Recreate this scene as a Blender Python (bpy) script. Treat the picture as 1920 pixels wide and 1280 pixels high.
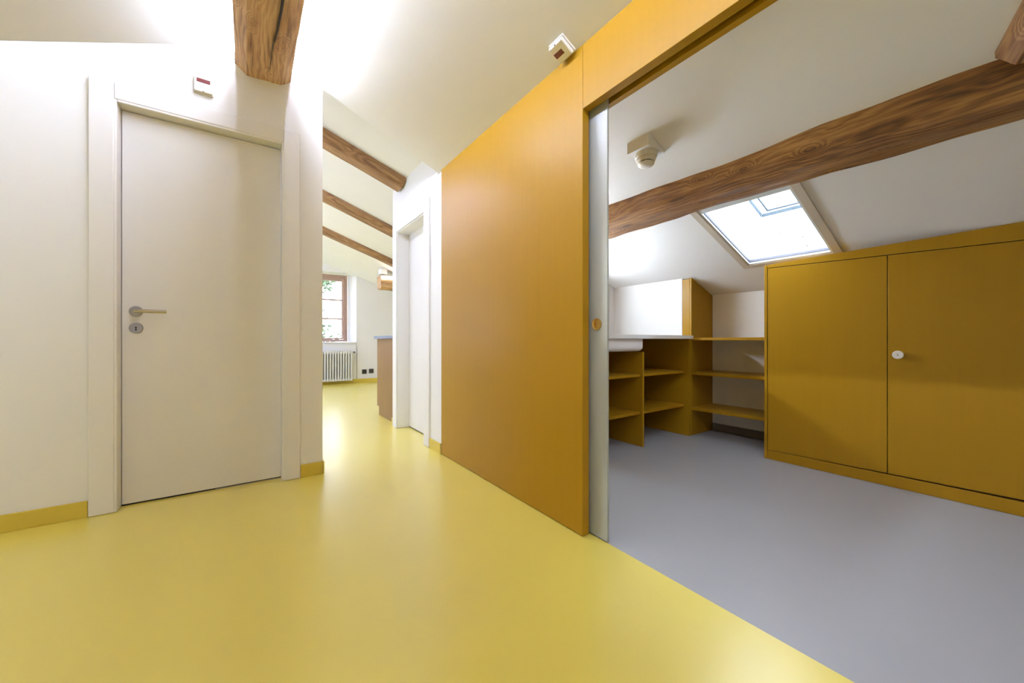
import bpy, bmesh, math, random
from mathutils import Vector, Matrix, noise

# ------------------------------------------------------------------ camera, sky, lamps, exposure
C = bpy.context.scene
for o in list(bpy.data.objects):
    bpy.data.objects.remove(o)
COL = C.collection
YAW = math.radians(35.2)
cam_data = bpy.data.cameras.new('camera')
cam_data.sensor_width = 36.0
cam_data.lens = 36.0 * 700.0 / 1920.0
cam_data.shift_y = -2.0 / 1920.0
cam_data.clip_start = 0.02
cam = bpy.data.objects.new('camera', cam_data)
cam.location = (0, 0, 0.88)
cam.rotation_euler = (math.radians(90), 0, -YAW)
COL.objects.link(cam)
C.camera = cam

C.view_settings.view_transform = 'Standard'
C.view_settings.look = 'None'
C.view_settings.gamma = 1.0
C.view_settings.use_curve_mapping = False
C.view_settings.exposure = 0.22
C.cycles.max_bounces = 12
C.cycles.diffuse_bounces = 8
C.cycles.glossy_bounces = 6
C.cycles.transmission_bounces = 8
C.cycles.transparent_max_bounces = 12
C.cycles.sample_clamp_indirect = 6.0
C.cycles.use_denoising = True

world = bpy.data.worlds.new('overcast_sky')
world.use_nodes = True
C.world = world
wn = world.node_tree
wbg = wn.nodes['Background']
wtc = wn.nodes.new('ShaderNodeTexCoord')
wno = wn.nodes.new('ShaderNodeTexNoise')
wno.inputs['Scale'].default_value = 2.2
wno.inputs['Detail'].default_value = 5
wrp = wn.nodes.new('ShaderNodeValToRGB')
wrp.color_ramp.elements[0].position = 0.3
wrp.color_ramp.elements[0].color = (0.80, 0.86, 0.98, 1)
wrp.color_ramp.elements[1].position = 0.7
wrp.color_ramp.elements[1].color = (0.94, 0.96, 1.0, 1)
wn.links.new(wtc.outputs['Generated'], wno.inputs['Vector'])
wn.links.new(wno.outputs['Fac'], wrp.inputs['Fac'])
wn.links.new(wrp.outputs['Color'], wbg.inputs['Color'])
wbg.inputs['Strength'].default_value = 6.8

LED_STRENGTH = 250.0         # the strips on both flanks of the ridge beam
LED_COLOR = (0.92, 1.0, 1.25)
SINK_LAMP = 30.0             # wall lamp over the wash basin
def area_light(name, loc, rot, sx, sy, power, color):
    d = bpy.data.lights.new(name, 'AREA')
    d.shape = 'RECTANGLE'; d.size = sx; d.size_y = sy
    d.energy = power; d.color = color
    o = bpy.data.objects.new(name, d)
    o.location = loc; o.rotation_euler = rot
    COL.objects.link(o)
    return o
# added fill light from the far room's left side, where no windows are built
area_light('far_room_fill', (-2.05, 5.6, 1.25), (0, math.radians(-90), 0), 1.1, 3.2, 45, (0.80, 0.93, 1.45))
# light strip of the far room's ridge
area_light('ridge_strip_light', (0.07, 5.8, 2.66), (math.radians(180), 0, 0), 0.25, 4.4, 92, (0.84, 0.96, 1.62))

# ------------------------------------------------------------------ materials
def mat(name):
    m = bpy.data.materials.new(name); m.use_nodes = True
    nt = m.node_tree
    return m, nt, nt.nodes['Principled BSDF']
def N(nt, typ, **kw):
    n = nt.nodes.new(typ)
    for k, v in kw.items():
        if k in n.inputs: n.inputs[k].default_value = v
        else: setattr(n, k, v)
    return n
def L(nt, a, b): nt.links.new(a, b)

def painted(name, col, rough=0.6, var=0.03, scale=6.0, bump=0.02, bscale=180.0, stretch=(1, 1, 1), spec=0.5):
    m, nt, p = mat(name)
    tc = N(nt, 'ShaderNodeTexCoord'); mp = N(nt, 'ShaderNodeMapping')
    mp.inputs['Scale'].default_value = stretch
    L(nt, tc.outputs['Object'], mp.inputs['Vector'])
    no = N(nt, 'ShaderNodeTexNoise', Scale=scale, Detail=4.0)
    L(nt, mp.outputs['Vector'], no.inputs['Vector'])
    rp = N(nt, 'ShaderNodeValToRGB')
    a = tuple(max(0, c * (1 - var)) for c in col) + (1,)
    b = tuple(min(1, c * (1 + var)) for c in col) + (1,)
    rp.color_ramp.elements[0].position = 0.3; rp.color_ramp.elements[0].color = a
    rp.color_ramp.elements[1].position = 0.7; rp.color_ramp.elements[1].color = b
    L(nt, no.outputs['Fac'], rp.inputs['Fac'])
    L(nt, rp.outputs['Color'], p.inputs['Base Color'])
    p.inputs['Roughness'].default_value = rough
    p.inputs['Specular IOR Level'].default_value = spec
    if bump:
        nb = N(nt, 'ShaderNodeTexNoise', Scale=bscale, Detail=3.0)
        L(nt, mp.outputs['Vector'], nb.inputs['Vector'])
        bp = N(nt, 'ShaderNodeBump', Strength=bump, Distance=0.002)
        L(nt, nb.outputs['Fac'], bp.inputs['Height'])
        L(nt, bp.outputs['Normal'], p.inputs['Normal'])
    return m

M = {}
M['wall'] = painted('white_wall_paint', (0.82, 0.82, 0.82), 0.75, 0.012, 3, 0.12, 90)
M['ceiling'] = painted('white_ceiling_paint', (0.82, 0.815, 0.81), 0.75, 0.012, 3, 0.10, 90)
M['door'] = painted('satin_white_door_paint', (0.78, 0.765, 0.75), 0.38, 0.012, 4, 0.03, 60)
M['trim'] = painted('casing_white_paint', (0.79, 0.78, 0.775), 0.42, 0.01, 4, 0.03, 60)
M['yellow_floor'] = painted('yellow_resin_floor', (0.80, 0.675, 0.122), 0.31, 0.02, 1.6, 0.03, 40, (1, 1, 1), 0.65)
p_ = M['yellow_floor'].node_tree.nodes['Principled BSDF']
p_.inputs['Coat Weight'].default_value = 0.8; p_.inputs['Coat Roughness'].default_value = 0.27; p_.inputs['Coat IOR'].default_value = 1.6
M['grey_floor'] = painted('grey_blue_resin_floor', (0.36, 0.372, 0.395), 0.36, 0.02, 2, 0.03, 40)
M['yellow_base'] = painted('yellow_baseboard', (0.58, 0.44, 0.055), 0.4, 0.02, 4, 0.02)
M['grey_base'] = painted('grey_baseboard', (0.15, 0.13, 0.125), 0.5, 0.02, 4, 0.02)
M['ochre'] = painted('ochre_lacquered_board', (0.322, 0.170, 0.0074), 0.36, 0.022, 4.0, 0.02, 120, (9, 9, 0.35), 0.18)
M['ochre_dark'] = painted('ochre_board_dark_joint', (0.06, 0.025, 0.004), 0.6, 0.02)
M['skylight_trim'] = painted('beige_skylight_trim', (0.60, 0.53, 0.44), 0.5, 0.02)
M['white_plastic'] = painted('white_plastic', (0.80, 0.78, 0.75), 0.35, 0.01, 5, 0)
M['cream_plastic'] = painted('cream_plastic', (0.74, 0.70, 0.60), 0.35, 0.01, 5, 0)
M['worktop'] = painted('white_worktop', (0.80, 0.80, 0.80), 0.3, 0.01, 5, 0)
M['ceramic'] = painted('white_basin', (0.82, 0.80, 0.79), 0.15, 0.01, 5, 0)
M['slate'] = painted('blue_grey_counter', (0.20, 0.23, 0.32), 0.35, 0.05, 30, 0)
M['socket'] = painted('anthracite_plastic', (0.05, 0.047, 0.042), 0.4, 0.02, 5, 0)
M['black'] = painted('black_gap', (0.012, 0.01, 0.009), 0.6, 0.0, 5, 0)
M['window_wood'] = painted('brown_window_wood', (0.40, 0.27, 0.21), 0.5, 0.12, 10, 0.05, 60, (8, 8, 0.7))
M['radiator'] = painted('radiator_enamel', (0.70, 0.69, 0.64), 0.35, 0.01, 5, 0)
M['alu'] = painted('white_sash_metal', (0.72, 0.76, 0.79), 0.35, 0.01, 5, 0)
M['gasket'] = painted('blue_grey_gasket', (0.16, 0.18, 0.24), 0.5, 0.0, 5, 0)
M['leaf'] = painted('leaf_green', (0.05, 0.10, 0.03), 0.5, 0.3, 3, 0)
M['bark'] = painted('tree_bark', (0.11, 0.08, 0.055), 0.8, 0.3, 8, 0.3, 30)
M['ground'] = painted('garden_grass', (0.12, 0.2, 0.05), 0.9, 0.3, 2, 0)

def metal(name, col, rough):
    m, nt, p = mat(name)
    no = N(nt, 'ShaderNodeTexNoise', Scale=60.0, Detail=2.0)
    rp = N(nt, 'ShaderNodeMapRange'); rp.inputs['To Min'].default_value = rough * 0.85; rp.inputs['To Max'].default_value = rough * 1.15
    L(nt, no.outputs['Fac'], rp.inputs['Value']); L(nt, rp.outputs['Result'], p.inputs['Roughness'])
    p.inputs['Base Color'].default_value = (*col, 1); p.inputs['Metallic'].default_value = 1
    return m
M['steel'] = metal('brushed_steel', (0.50, 0.46, 0.41), 0.18)
M['steel_dark'] = metal('dull_steel', (0.34, 0.325, 0.34), 0.35)
M['brass'] = metal('brass', (0.62, 0.42, 0.13), 0.3)

def glow(name, col, strength):
    m, nt, p = mat(name)
    p.inputs['Base Color'].default_value = (*col, 1)
    p.inputs['Emission Color'].default_value = (*col, 1)
    p.inputs['Emission Strength'].default_value = strength
    return m
M['led'] = glow('led_diffuser', LED_COLOR, LED_STRENGTH)
M['led_far'] = glow('led_diffuser_far', (1.0, 0.93, 0.82), 14)

def red_lens():
    m, nt, p = mat('dark_red_lens')
    no = N(nt, 'ShaderNodeTexNoise', Scale=40.0)
    rp = N(nt, 'ShaderNodeValToRGB')
    rp.color_ramp.elements[0].color = (0.05, 0.004, 0.004, 1); rp.color_ramp.elements[1].color = (0.16, 0.012, 0.01, 1)
    L(nt, no.outputs['Fac'], rp.inputs['Fac']); L(nt, rp.outputs['Color'], p.inputs['Base Color'])
    p.inputs['Roughness'].default_value = 0.12
    return m
M['red_lens'] = red_lens()

def window_glass(name, tint):
    m, nt, p = mat(name)
    nt.nodes.remove(p)
    tr = N(nt, 'ShaderNodeBsdfTransparent'); tr.inputs['Color'].default_value = (*tint, 1)
    gl = N(nt, 'ShaderNodeBsdfGlossy', Roughness=0.02)
    lw = N(nt, 'ShaderNodeLayerWeight', Blend=0.5)
    pw = N(nt, 'ShaderNodeMath'); pw.operation = 'POWER'; pw.inputs[1].default_value = 5.0
    fr = N(nt, 'ShaderNodeMath'); fr.operation = 'MULTIPLY_ADD'; fr.inputs[1].default_value = 0.5; fr.inputs[2].default_value = 0.025
    L(nt, lw.outputs['Facing'], pw.inputs[0]); L(nt, pw.outputs[0], fr.inputs[0])
    mx = N(nt, 'ShaderNodeMixShader')
    L(nt, fr.outputs[0], mx.inputs[0]); L(nt, tr.outputs[0], mx.inputs[1]); L(nt, gl.outputs[0], mx.inputs[2])
    L(nt, mx.outputs[0], nt.nodes['Material Output'].inputs['Surface'])
    return m
M['glass'] = window_glass('clear_window_glass', (0.97, 0.985, 1.0))
M['tinted_glass'] = window_glass('tinted_skylight_glass', (0.94, 0.96, 0.97))

def frosted():
    m, nt, p = mat('frosted_door_glass')
    no = N(nt, 'ShaderNodeTexNoise', Scale=400.0)
    bp = N(nt, 'ShaderNodeBump', Strength=0.02, Distance=0.0003)
    L(nt, no.outputs['Fac'], bp.inputs['Height']); L(nt, bp.outputs['Normal'], p.inputs['Normal'])
    p.inputs['Base Color'].default_value = (0.90, 0.96, 0.94, 1)
    p.inputs['Transmission Weight'].default_value = 0.74
    p.inputs['Roughness'].default_value = 0.30
    p.inputs['IOR'].default_value = 1.45
    return m
M['frosted'] = frosted()
def milky_reflection():  # see-through milky surface for the added frame that imitates a pane reflection
    m, nt, p = mat('milky_reflection_mat')
    tr = N(nt, 'ShaderNodeBsdfTransparent'); tr.inputs['Color'].default_value = (0.80, 0.88, 0.92, 1)
    mx = N(nt, 'ShaderNodeMixShader'); mx.inputs[0].default_value = 0.22
    p.inputs['Base Color'].default_value = (0.75, 0.8, 0.82, 1)
    L(nt, tr.outputs[0], mx.inputs[1]); L(nt, p.outputs[0], mx.inputs[2])
    L(nt, mx.outputs[0], nt.nodes['Material Output'].inputs['Surface'])
    return m
M['milky_reflection'] = milky_reflection()

def old_wood(name, dark, mid, light, seed, knots=1.0):
    """weathered timber, grain along local X, rings bending round knots"""
    m, nt, p = mat(name)
    tc = N(nt, 'ShaderNodeTexCoord')
    mp = N(nt, 'ShaderNodeMapping'); mp.inputs['Location'].default_value = (seed * 3.1, seed * 1.7, seed)
    L(nt, tc.outputs['Object'], mp.inputs['Vector'])
    # knots
    mk = N(nt, 'ShaderNodeMapping'); mk.inputs['Scale'].default_value = (4.0, 8.5, 8.5)
    L(nt, mp.outputs['Vector'], mk.inputs['Vector'])
    vo = N(nt, 'ShaderNodeTexVoronoi', Scale=1.0); vo.feature = 'F1'
    L(nt, mk.outputs['Vector'], vo.inputs['Vector'])
    kf = N(nt, 'ShaderNodeMapRange'); kf.interpolation_type = 'SMOOTHSTEP'
    kf.inputs['From Min'].default_value = 0.0; kf.inputs['From Max'].default_value = 0.42
    kf.inputs['To Min'].default_value = 1.0; kf.inputs['To Max'].default_value = 0.0
    L(nt, vo.outputs['Distance'], kf.inputs['Value'])
    # warp
    mw = N(nt, 'ShaderNodeMapping'); mw.inputs['Scale'].default_value = (1.3, 5.0, 5.0)
    L(nt, mp.outputs['Vector'], mw.inputs['Vector'])
    nw = N(nt, 'ShaderNodeTexNoise', Scale=1.0, Detail=3.0)
    L(nt, mw.outputs['Vector'], nw.inputs['Vector'])
    sp = N(nt, 'ShaderNodeSeparateXYZ'); L(nt, mp.outputs['Vector'], sp.inputs[0])
    def math_(op, a, b):
        n = N(nt, 'ShaderNodeMath'); n.operation = op
        for i, v in enumerate((a, b)):
            if isinstance(v, (int, float)): n.inputs[i].default_value = v
            else: L(nt, v, n.inputs[i])
        return n.outputs[0]
    ph = math_('ADD', math_('MULTIPLY', sp.outputs['Y'], 260.0), math_('MULTIPLY', sp.outputs['Z'], 190.0))
    ph = math_('ADD', ph, math_('MULTIPLY', nw.outputs['Fac'], 55.0))
    ph = math_('ADD', ph, math_('MULTIPLY', kf.outputs['Result'], 40.0 * knots))
    ring = math_('MULTIPLY_ADD', math_('SINE', ph, 0), 0.5); ring.node.inputs[2].default_value = 0.5
    # fine fibre
    mf = N(nt, 'ShaderNodeMapping'); mf.inputs['Scale'].default_value = (4.0, 170.0, 170.0)
    L(nt, mp.outputs['Vector'], mf.inputs['Vector'])
    nf = N(nt, 'ShaderNodeTexNoise', Scale=1.0, Detail=4.0)
    L(nt, mf.outputs['Vector'], nf.inputs['Vector'])
    # broad patches
    mb = N(nt, 'ShaderNodeMapping'); mb.inputs['Scale'].default_value = (2.0, 9.0, 9.0)
    L(nt, mp.outputs['Vector'], mb.inputs['Vector'])
    nb = N(nt, 'ShaderNodeTexNoise', Scale=1.0, Detail=5.0, Roughness=0.65)
    L(nt, mb.outputs['Vector'], nb.inputs['Vector'])
    f = math_('ADD', math_('MULTIPLY', ring, 0.13), math_('MULTIPLY', nf.outputs['Fac'], 0.44))
    f = math_('ADD', f, math_('MULTIPLY', nb.outputs['Fac'], 0.66))
    k3 = math_('POWER', kf.outputs['Result'], 4.0)
    f = math_('SUBTRACT', f, math_('MULTIPLY', k3, 0.32 * knots))
    rp = N(nt, 'ShaderNodeValToRGB')
    e = rp.color_ramp.elements
    e[0].position = 0.40; e[0].color = (*dark, 1)
    e[1].position = 0.80; e[1].color = (*light, 1)
    x = e.new(0.60); x.color = (*mid, 1)
    L(nt, f, rp.inputs['Fac']); L(nt, rp.outputs['Color'], p.inputs['Base Color'])
    p.inputs['Roughness'].default_value = 0.62
    bp = N(nt, 'ShaderNodeBump', Strength=0.5, Distance=0.004)
    L(nt, f, bp.inputs['Height']); L(nt, bp.outputs['Normal'], p.inputs['Normal'])
    return m
M['wood_ridge'] = old_wood('honey_old_timber', (0.16, 0.075, 0.03), (0.46, 0.27, 0.12), (0.66, 0.44, 0.22), 1.0)
M['wood_purlin'] = old_wood('red_brown_old_timber', (0.05, 0.020, 0.007), (0.235, 0.105, 0.034), (0.44, 0.235, 0.075), 2.3, 0.8)
M['wood_rafter'] = old_wood('brown_old_timber', (0.09, 0.04, 0.018), (0.27, 0.14, 0.06), (0.44, 0.26, 0.12), 4.1, 0.6)
M['kitchen_wood'] = painted('kitchen_veneer', (0.20, 0.105, 0.024), 0.5, 0.15, 6, 0.03, 80, (14, 14, 0.5))

# ------------------------------------------------------------------ helpers
def box(bm, x0, x1, y0, y1, z0, z1):
    v = [bm.verts.new(p) for p in ((x0, y0, z0), (x1, y0, z0), (x1, y1, z0), (x0, y1, z0),
                                   (x0, y0, z1), (x1, y0, z1), (x1, y1, z1), (x0, y1, z1))]
    for f in ((3, 2, 1, 0), (4, 5, 6, 7), (0, 1, 5, 4), (1, 2, 6, 5), (2, 3, 7, 6), (3, 0, 4, 7)):
        bm.faces.new([v[i] for i in f])
def prism(bm, poly, axis, lo, hi):
    """poly of 2-D points in the two other axes (in x,y,z order), extruded along axis"""
    def P(a, b, t):
        return {0: (t, a, b), 1: (a, t, b), 2: (a, b, t)}[axis]
    A = [bm.verts.new(P(a, b, lo)) for a, b in poly]
    B = [bm.verts.new(P(a, b, hi)) for a, b in poly]
    bm.faces.new(A); bm.faces.new(B[::-1])
    n = len(poly)
    for i in range(n):
        bm.faces.new((A[i], B[i], B[(i + 1) % n], A[(i + 1) % n]))
def lathe(bm, prof, n=32, mtx=None):
    """prof: (r, h) along local Z"""
    rings = []
    for r, h in prof:
        if r < 1e-6: rings.append([bm.verts.new((0, 0, h))])
        else: rings.append([bm.verts.new((r * math.cos(2 * math.pi * k / n), r * math.sin(2 * math.pi * k / n), h)) for k in range(n)])
    for a, b in zip(rings, rings[1:]):
        for k in range(n):
            q = (k + 1) % n
            if len(a) == 1 and len(b) == 1: continue
            if len(a) == 1: bm.faces.new((a[0], b[q], b[k]))
            elif len(b) == 1: bm.faces.new((a[k], a[q], b[0]))
            else: bm.faces.new((a[k], a[q], b[q], b[k]))
    if len(rings[0]) > 1: bm.faces.new(rings[0][::-1])
    if len(rings[-1]) > 1: bm.faces.new(rings[-1])
    if mtx is not None:
        bmesh.ops.transform(bm, matrix=mtx, verts=[v for r in rings for v in r])
def tube(bm, pts, r, n=12):
    pts = [Vector(p) for p in pts]
    rings = []
    for i, p in enumerate(pts):
        d = (pts[min(i + 1, len(pts) - 1)] - pts[max(i - 1, 0)]).normalized()
        a = d.orthogonal().normalized() if i == 0 else (rings_a - d * rings_a.dot(d)).normalized()
        rings_a = a
        b = d.cross(a)
        rr = r[i] if isinstance(r, (list, tuple)) else r
        rings.append([bm.verts.new(p + a * rr * math.cos(2 * math.pi * k / n) + b * rr * math.sin(2 * math.pi * k / n)) for k in range(n)])
    for A, B in zip(rings, rings[1:]):
        for k in range(n):
            bm.faces.new((A[k], A[(k + 1) % n], B[(k + 1) % n], B[k]))
    bm.faces.new(rings[0][::-1]); bm.faces.new(rings[-1])

def link(name, bm, m, parent=None, bevel=0.0, smooth=False, mtx=None, seg=2):
    bmesh.ops.recalc_face_normals(bm, faces=bm.faces)
    me = bpy.data.meshes.new(name); bm.to_mesh(me); bm.free()
    me.materials.append(m)
    o = bpy.data.objects.new(name, me); COL.objects.link(o)
    if mtx is not None: o.matrix_world = mtx
    if parent is not None:
        o.parent = parent
        o.matrix_parent_inverse = parent_matrix(parent).inverted()
    if smooth:
        for f in me.polygons: f.use_smooth = True
        me.set_sharp_from_angle(angle=math.radians(38))
    if bevel:
        b = o.modifiers.new('bevel', 'BEVEL'); b.width = bevel; b.segments = seg; b.limit_method = 'ANGLE'
    return o
def parent_matrix(p):
    m = p.matrix_basis.copy()
    while p.parent is not None:
        m = p.parent.matrix_basis @ p.matrix_parent_inverse @ m
        p = p.parent
    return m
def B(name, m, parent, *boxes, bevel=0.0):
    bm = bmesh.new()
    for b in boxes: box(bm, *b)
    return link(name, bm, m, parent, bevel)
def P(name, m, parent, poly, axis, lo, hi, bevel=0.0):
    bm = bmesh.new(); prism(bm, poly, axis, lo, hi)
    return link(name, bm, m, parent, bevel)
def thing(name, label, cat, loc, group=None):
    o = bpy.data.objects.new(name, None); COL.objects.link(o)
    o.empty_display_size = 0.1; o.location = loc
    o['label'] = label; o['category'] = cat
    if group: o['group'] = group
    return o
def tag(o, label, cat, group=None):
    o['label'] = label; o['category'] = cat
    if group: o['group'] = group
    return o
def struct(o, label=None):
    o['kind'] = 'structure'
    if label: o['label'] = label
    return o
def struct_empty(name, loc, label=None):
    o = bpy.data.objects.new(name, None); COL.objects.link(o); o.location = loc; o['kind'] = 'structure'
    o.empty_display_size = 0.1
    if label: o['label'] = label
    return o

# ------------------------------------------------------------------ layout numbers (metres; y runs along the corridor)
XW = 1.22            # face of the ochre partition and of the white wall past it
YD = 2.745           # face of the wall with the big white door
RX, RZ = 0.07, 2.68  # ridge of the near ceiling
def near_roof(x): return RZ - 0.417 * (x - RX) if x > RX else RZ - 0.43 * (RX - x)
def far_roof(x): return 2.847 - 0.35 * x if x > RX else 2.8225 - 0.35 * (RX - x)
def closet_roof(x): return 2.226 - 0.357 * (x - XW)
XL, YB = -2.4, -2.6  # left knee wall, wall behind the camera
KX = 3.74            # knee wall of the closet
YE = 2.75            # end wall of the closet
SX = 1.274           # seam between the two floors

# ------------------------------------------------------------------ floors
struct(B('floor', M['yellow_floor'], None, (XL - .1, SX, YB - .1, YD, -0.1, 0), (-2.3, 3.6, YD, 8.9, -0.1, 0)), 'yellow resin floor running on into the far room')
struct(B('floor.001', M['grey_floor'], None, (SX, KX + .2, -1.4, YD, -0.1, 0)), 'grey blue resin floor inside the closet')

# ------------------------------------------------------------------ walls
T = 0.15
door_hole = (-0.566, 0.183, 2.12)
poly = [(XL - .1, 0), (door_hole[0], 0), (door_hole[0], door_hole[2]), (door_hole[1], door_hole[2]), (door_hole[1], 0), (0.40, 0),
        (0.40, far_roof(0.4) + .05), (RX, far_roof(RX) + .05), (XL - .1, far_roof(XL - .1) + .05)]
struct(P('wall_left', M['wall'], None, poly, 1, YD, YD + T), 'white gable wall holding the closed white door')
struct(P('wall_knee', M['wall'], None, [(YB - .1, 0), (YB - .1, near_roof(XL) + .1), (YD, near_roof(XL) + .1), (YD, 0)], 0, XL - .1, XL), 'low white wall under the left slope')
struct(B('wall_behind', M['wall'], None, (XL - .1, KX + .2, YB - .1, YB, 0, 3.0)), 'white wall behind the camera')
# right of the passage, with the recessed inner door
d2 = (3.007, 3.725, 1.965)
bm = bmesh.new()
prism(bm, [(2.68, 0), (d2[0], 0), (d2[0], d2[2]), (d2[1], d2[2]), (d2[1], 0), (3.87, 0), (3.87, 2.5), (2.747, 2.5), (2.747, 2.185), (2.68, 2.185)], 0, XW, XW + 0.17)
struct(link('wall_right', bm, M['wall']), 'white wall between the ochre partition and the kitchen')
struct(B('wall_kitchen', M['wall'], None, (XW + .17, 3.5, 3.70, 3.87, 0, 2.5)), 'white wall behind the kitchen counter')
# far room
struct(B('wall_far_left', M['wall'], None, (-2.3, -2.2, YD + T, 8.7, 0, 3.0)), 'white left wall of the far room')
struct(B('wall_far_right', M['wall'], None, (3.4, 3.5, 3.87, 8.7, 0, 3.0)), 'white right wall of the far room')
wx0, wx1, wz0, wz1 = 0.45, 1.83, 0.85, 2.26
bm = bmesh.new()
prism(bm, [(wx1, 8.2), (3.5, 8.2), (3.5, 8.7), (wx1 - .10, 8.7), (wx1 - .11, 8.45)], 2, 0, 3.0)
prism(bm, [(wx0, 8.2), (wx0 + .11, 8.45), (wx0 + .10, 8.7), (-2.3, 8.7), (-2.3, 8.2)], 2, 0, 3.0)
prism(bm, [(wx0 - .01, 8.2), (wx1 + .01, 8.2), (wx1 - .1, 8.7), (wx0 + .1, 8.7)], 2, wz1, 3.0)
prism(bm, [(wx0 - .01, 8.2), (wx1 + .01, 8.2), (wx1 - .1, 8.7), (wx0 + .1, 8.7)], 2, 0, wz0 - .03)
struct(link('wall_back', bm, M['wall']), 'white end wall of the far room with the deep window')
# closet
struct(B('wall_closet_end', M['wall'], None, (XW + .17, KX + .2, YE, YE + .1, 0, 2.4)), 'white end wall behind the wash basin')
struct(P('wall_closet_knee', M['wall'], None, [(-1.4, 0), (YE, 0), (YE, 1.42), (-1.4, 1.42)], 0, KX, KX + .12), 'low white wall behind the open shelves')
struct(P('wall_boxing', M['wall'], None, [(1.96, 0), (YE, 0), (YE, closet_roof(3.35) + .02), (1.96, closet_roof(3.35) + .02)], 0, 3.352, 3.42), 'white boxed wall beside the wash basin')
struct(B('wall_closet_near', M['wall'], None, (XW + .1, KX + .2, -1.4, -1.3, 0, 2.4)), 'white wall closing the closet')

# ------------------------------------------------------------------ ceilings
bm = bmesh.new()
prism(bm, [(XL - .1, near_roof(XL - .1)), (RX, RZ), (XW + .1, near_roof(XW + .1)), (XW + .1, near_roof(XW) + .40), (RX, RZ + .30), (XL - .1, near_roof(XL - .1) + .3)], 1, YB - .1, YD - .003)
struct(link('ceiling', bm, M['ceiling']), 'white pitched ceiling over the corridor')
bm = bmesh.new()
prism(bm, [(-2.3, far_roof(-2.3)), (RX, far_roof(RX)), (3.5, far_roof(3.5)), (3.5, far_roof(3.5) + .1), (RX, far_roof(RX) + .1), (-2.3, far_roof(-2.3) + .1)], 1, YD, 8.75)
struct(link('ceiling.001', bm, M['ceiling']), 'white pitched ceiling of the far room')
# closet roof: four slabs round the skylight hole
K0, K1, J0, J1 = 2.50, 3.285, 0.82, 1.36      # hole in x and in y
def roof_slab(bm, x0, x1, y0, y1, t=0.045):
    prism(bm, [(x0, closet_roof(x0)), (x1, closet_roof(x1)), (x1, closet_roof(x1) + t), (x0, closet_roof(x0) + t)], 1, y0, y1)
bm = bmesh.new()
roof_slab(bm, XW + .07, K0, -1.4, YE); roof_slab(bm, K1, KX + .2, J0 - .06, YE)
# beyond the purlin the ceiling is bent down to the cupboard to lose a shaded gap: a twisted patch
ya = J0 - .06
def bent_roof(x, y): return closet_roof(x) - max(0, (x - K0) / (3.155 - K0)) * 0.058 * min(1, max(0, (ya - y) / 0.70))
ys = [ya, .60, .45, .30, .15, .06, -.1, -1.4]; xs = [K0, 2.7, 2.9, 3.1, 3.3, 3.6, KX + .2]
lo = [[bm.verts.new((x, y, bent_roof(x, y))) for x in xs] for y in ys]
hi = [[bm.verts.new((x, y, closet_roof(x) + .05)) for x in xs] for y in ys]
for a in range(len(ys) - 1):
    for b in range(len(xs) - 1):
        bm.faces.new((lo[a][b], lo[a][b + 1], lo[a + 1][b + 1], lo[a + 1][b])); bm.faces.new((hi[a][b], hi[a][b + 1], hi[a + 1][b + 1], hi[a + 1][b]))
for g_ in (0, -1):
    for b in range(len(xs) - 1): bm.faces.new((lo[g_][b], lo[g_][b + 1], hi[g_][b + 1], hi[g_][b]))
    for a in range(len(ys) - 1): bm.faces.new((lo[a][g_], lo[a + 1][g_], hi[a + 1][g_], hi[a][g_]))
roof_slab(bm, K0, K1, J0 - .06, J0); roof_slab(bm, K0, K1, J1, YE)
struct(link('ceiling.002', bm, M['ceiling'], smooth=True), 'white sloping closet ceiling around the skylight')

# ------------------------------------------------------------------ baseboards
def baseboard(name, x0, x1, y0, y1, z=0.082, m='yellow_base'):
    return struct(B(name, M[m], None, (x0, x1, y0, y1, 0, z), bevel=0.003))
baseboard('baseboard_left', XL, -0.656, YD - .01, YD - .0005)
baseboard('baseboard_left.001', 0.272, 0.398, YD - .01, YD - .0005)
baseboard('baseboard_left.002', 0.4005, 0.41, YD - .01, YD + T)
baseboard('baseboard_right', XW - .01, XW - .0005, 2.682, 2.893)
baseboard('baseboard_right.001', XW - .01, XW - .0005, 3.838, 3.88)
baseboard('baseboard_back', -2.2, 3.4, 8.19, 8.1995)
baseboard('baseboard_closet', KX - .012, KX - .0005, 1.21, 1.865, 0.07, 'grey_base')

# ------------------------------------------------------------------ ochre partition with the pocket of the sliding door
part = struct_empty('wall_partition', (XW, 1.2, 0), 'ochre lacquered partition with a wide doorway')
jamb = 1.182
oy0 = -0.55
head = 1.915
B('side_panel', M['ochre'], part, (XW, XW + .04, jamb, 2.679, 0.004, 2.24), bevel=0.0015)
B('header_panel', M['ochre'], part, (XW, XW + .04, oy0, jamb - .002, head, 2.24), bevel=0.0015)
B('side_panel', M['ochre'], part, (XW, XW + .10, YB, oy0 - .002, 0.004, 2.24), bevel=0.0015)
B('back_panel', M['ochre'], part, (XW + .078, XW + .098, jamb - .034, YE, 0.004, 2.24), bevel=0.001)
B('back_header', M['ochre'], part, (XW + .070, XW + .098, oy0, jamb - .036, head, 2.24), bevel=0.001)
B('door_track', M['black'], part, (XW + .041, XW + .069, oy0, jamb + 1.3, head + .035, head + .06))
B('floor_guide', M['steel_dark'], part, (XW + .041, XW + .047, jamb + .004, jamb + .02, 0.0005, 0.035))

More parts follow.
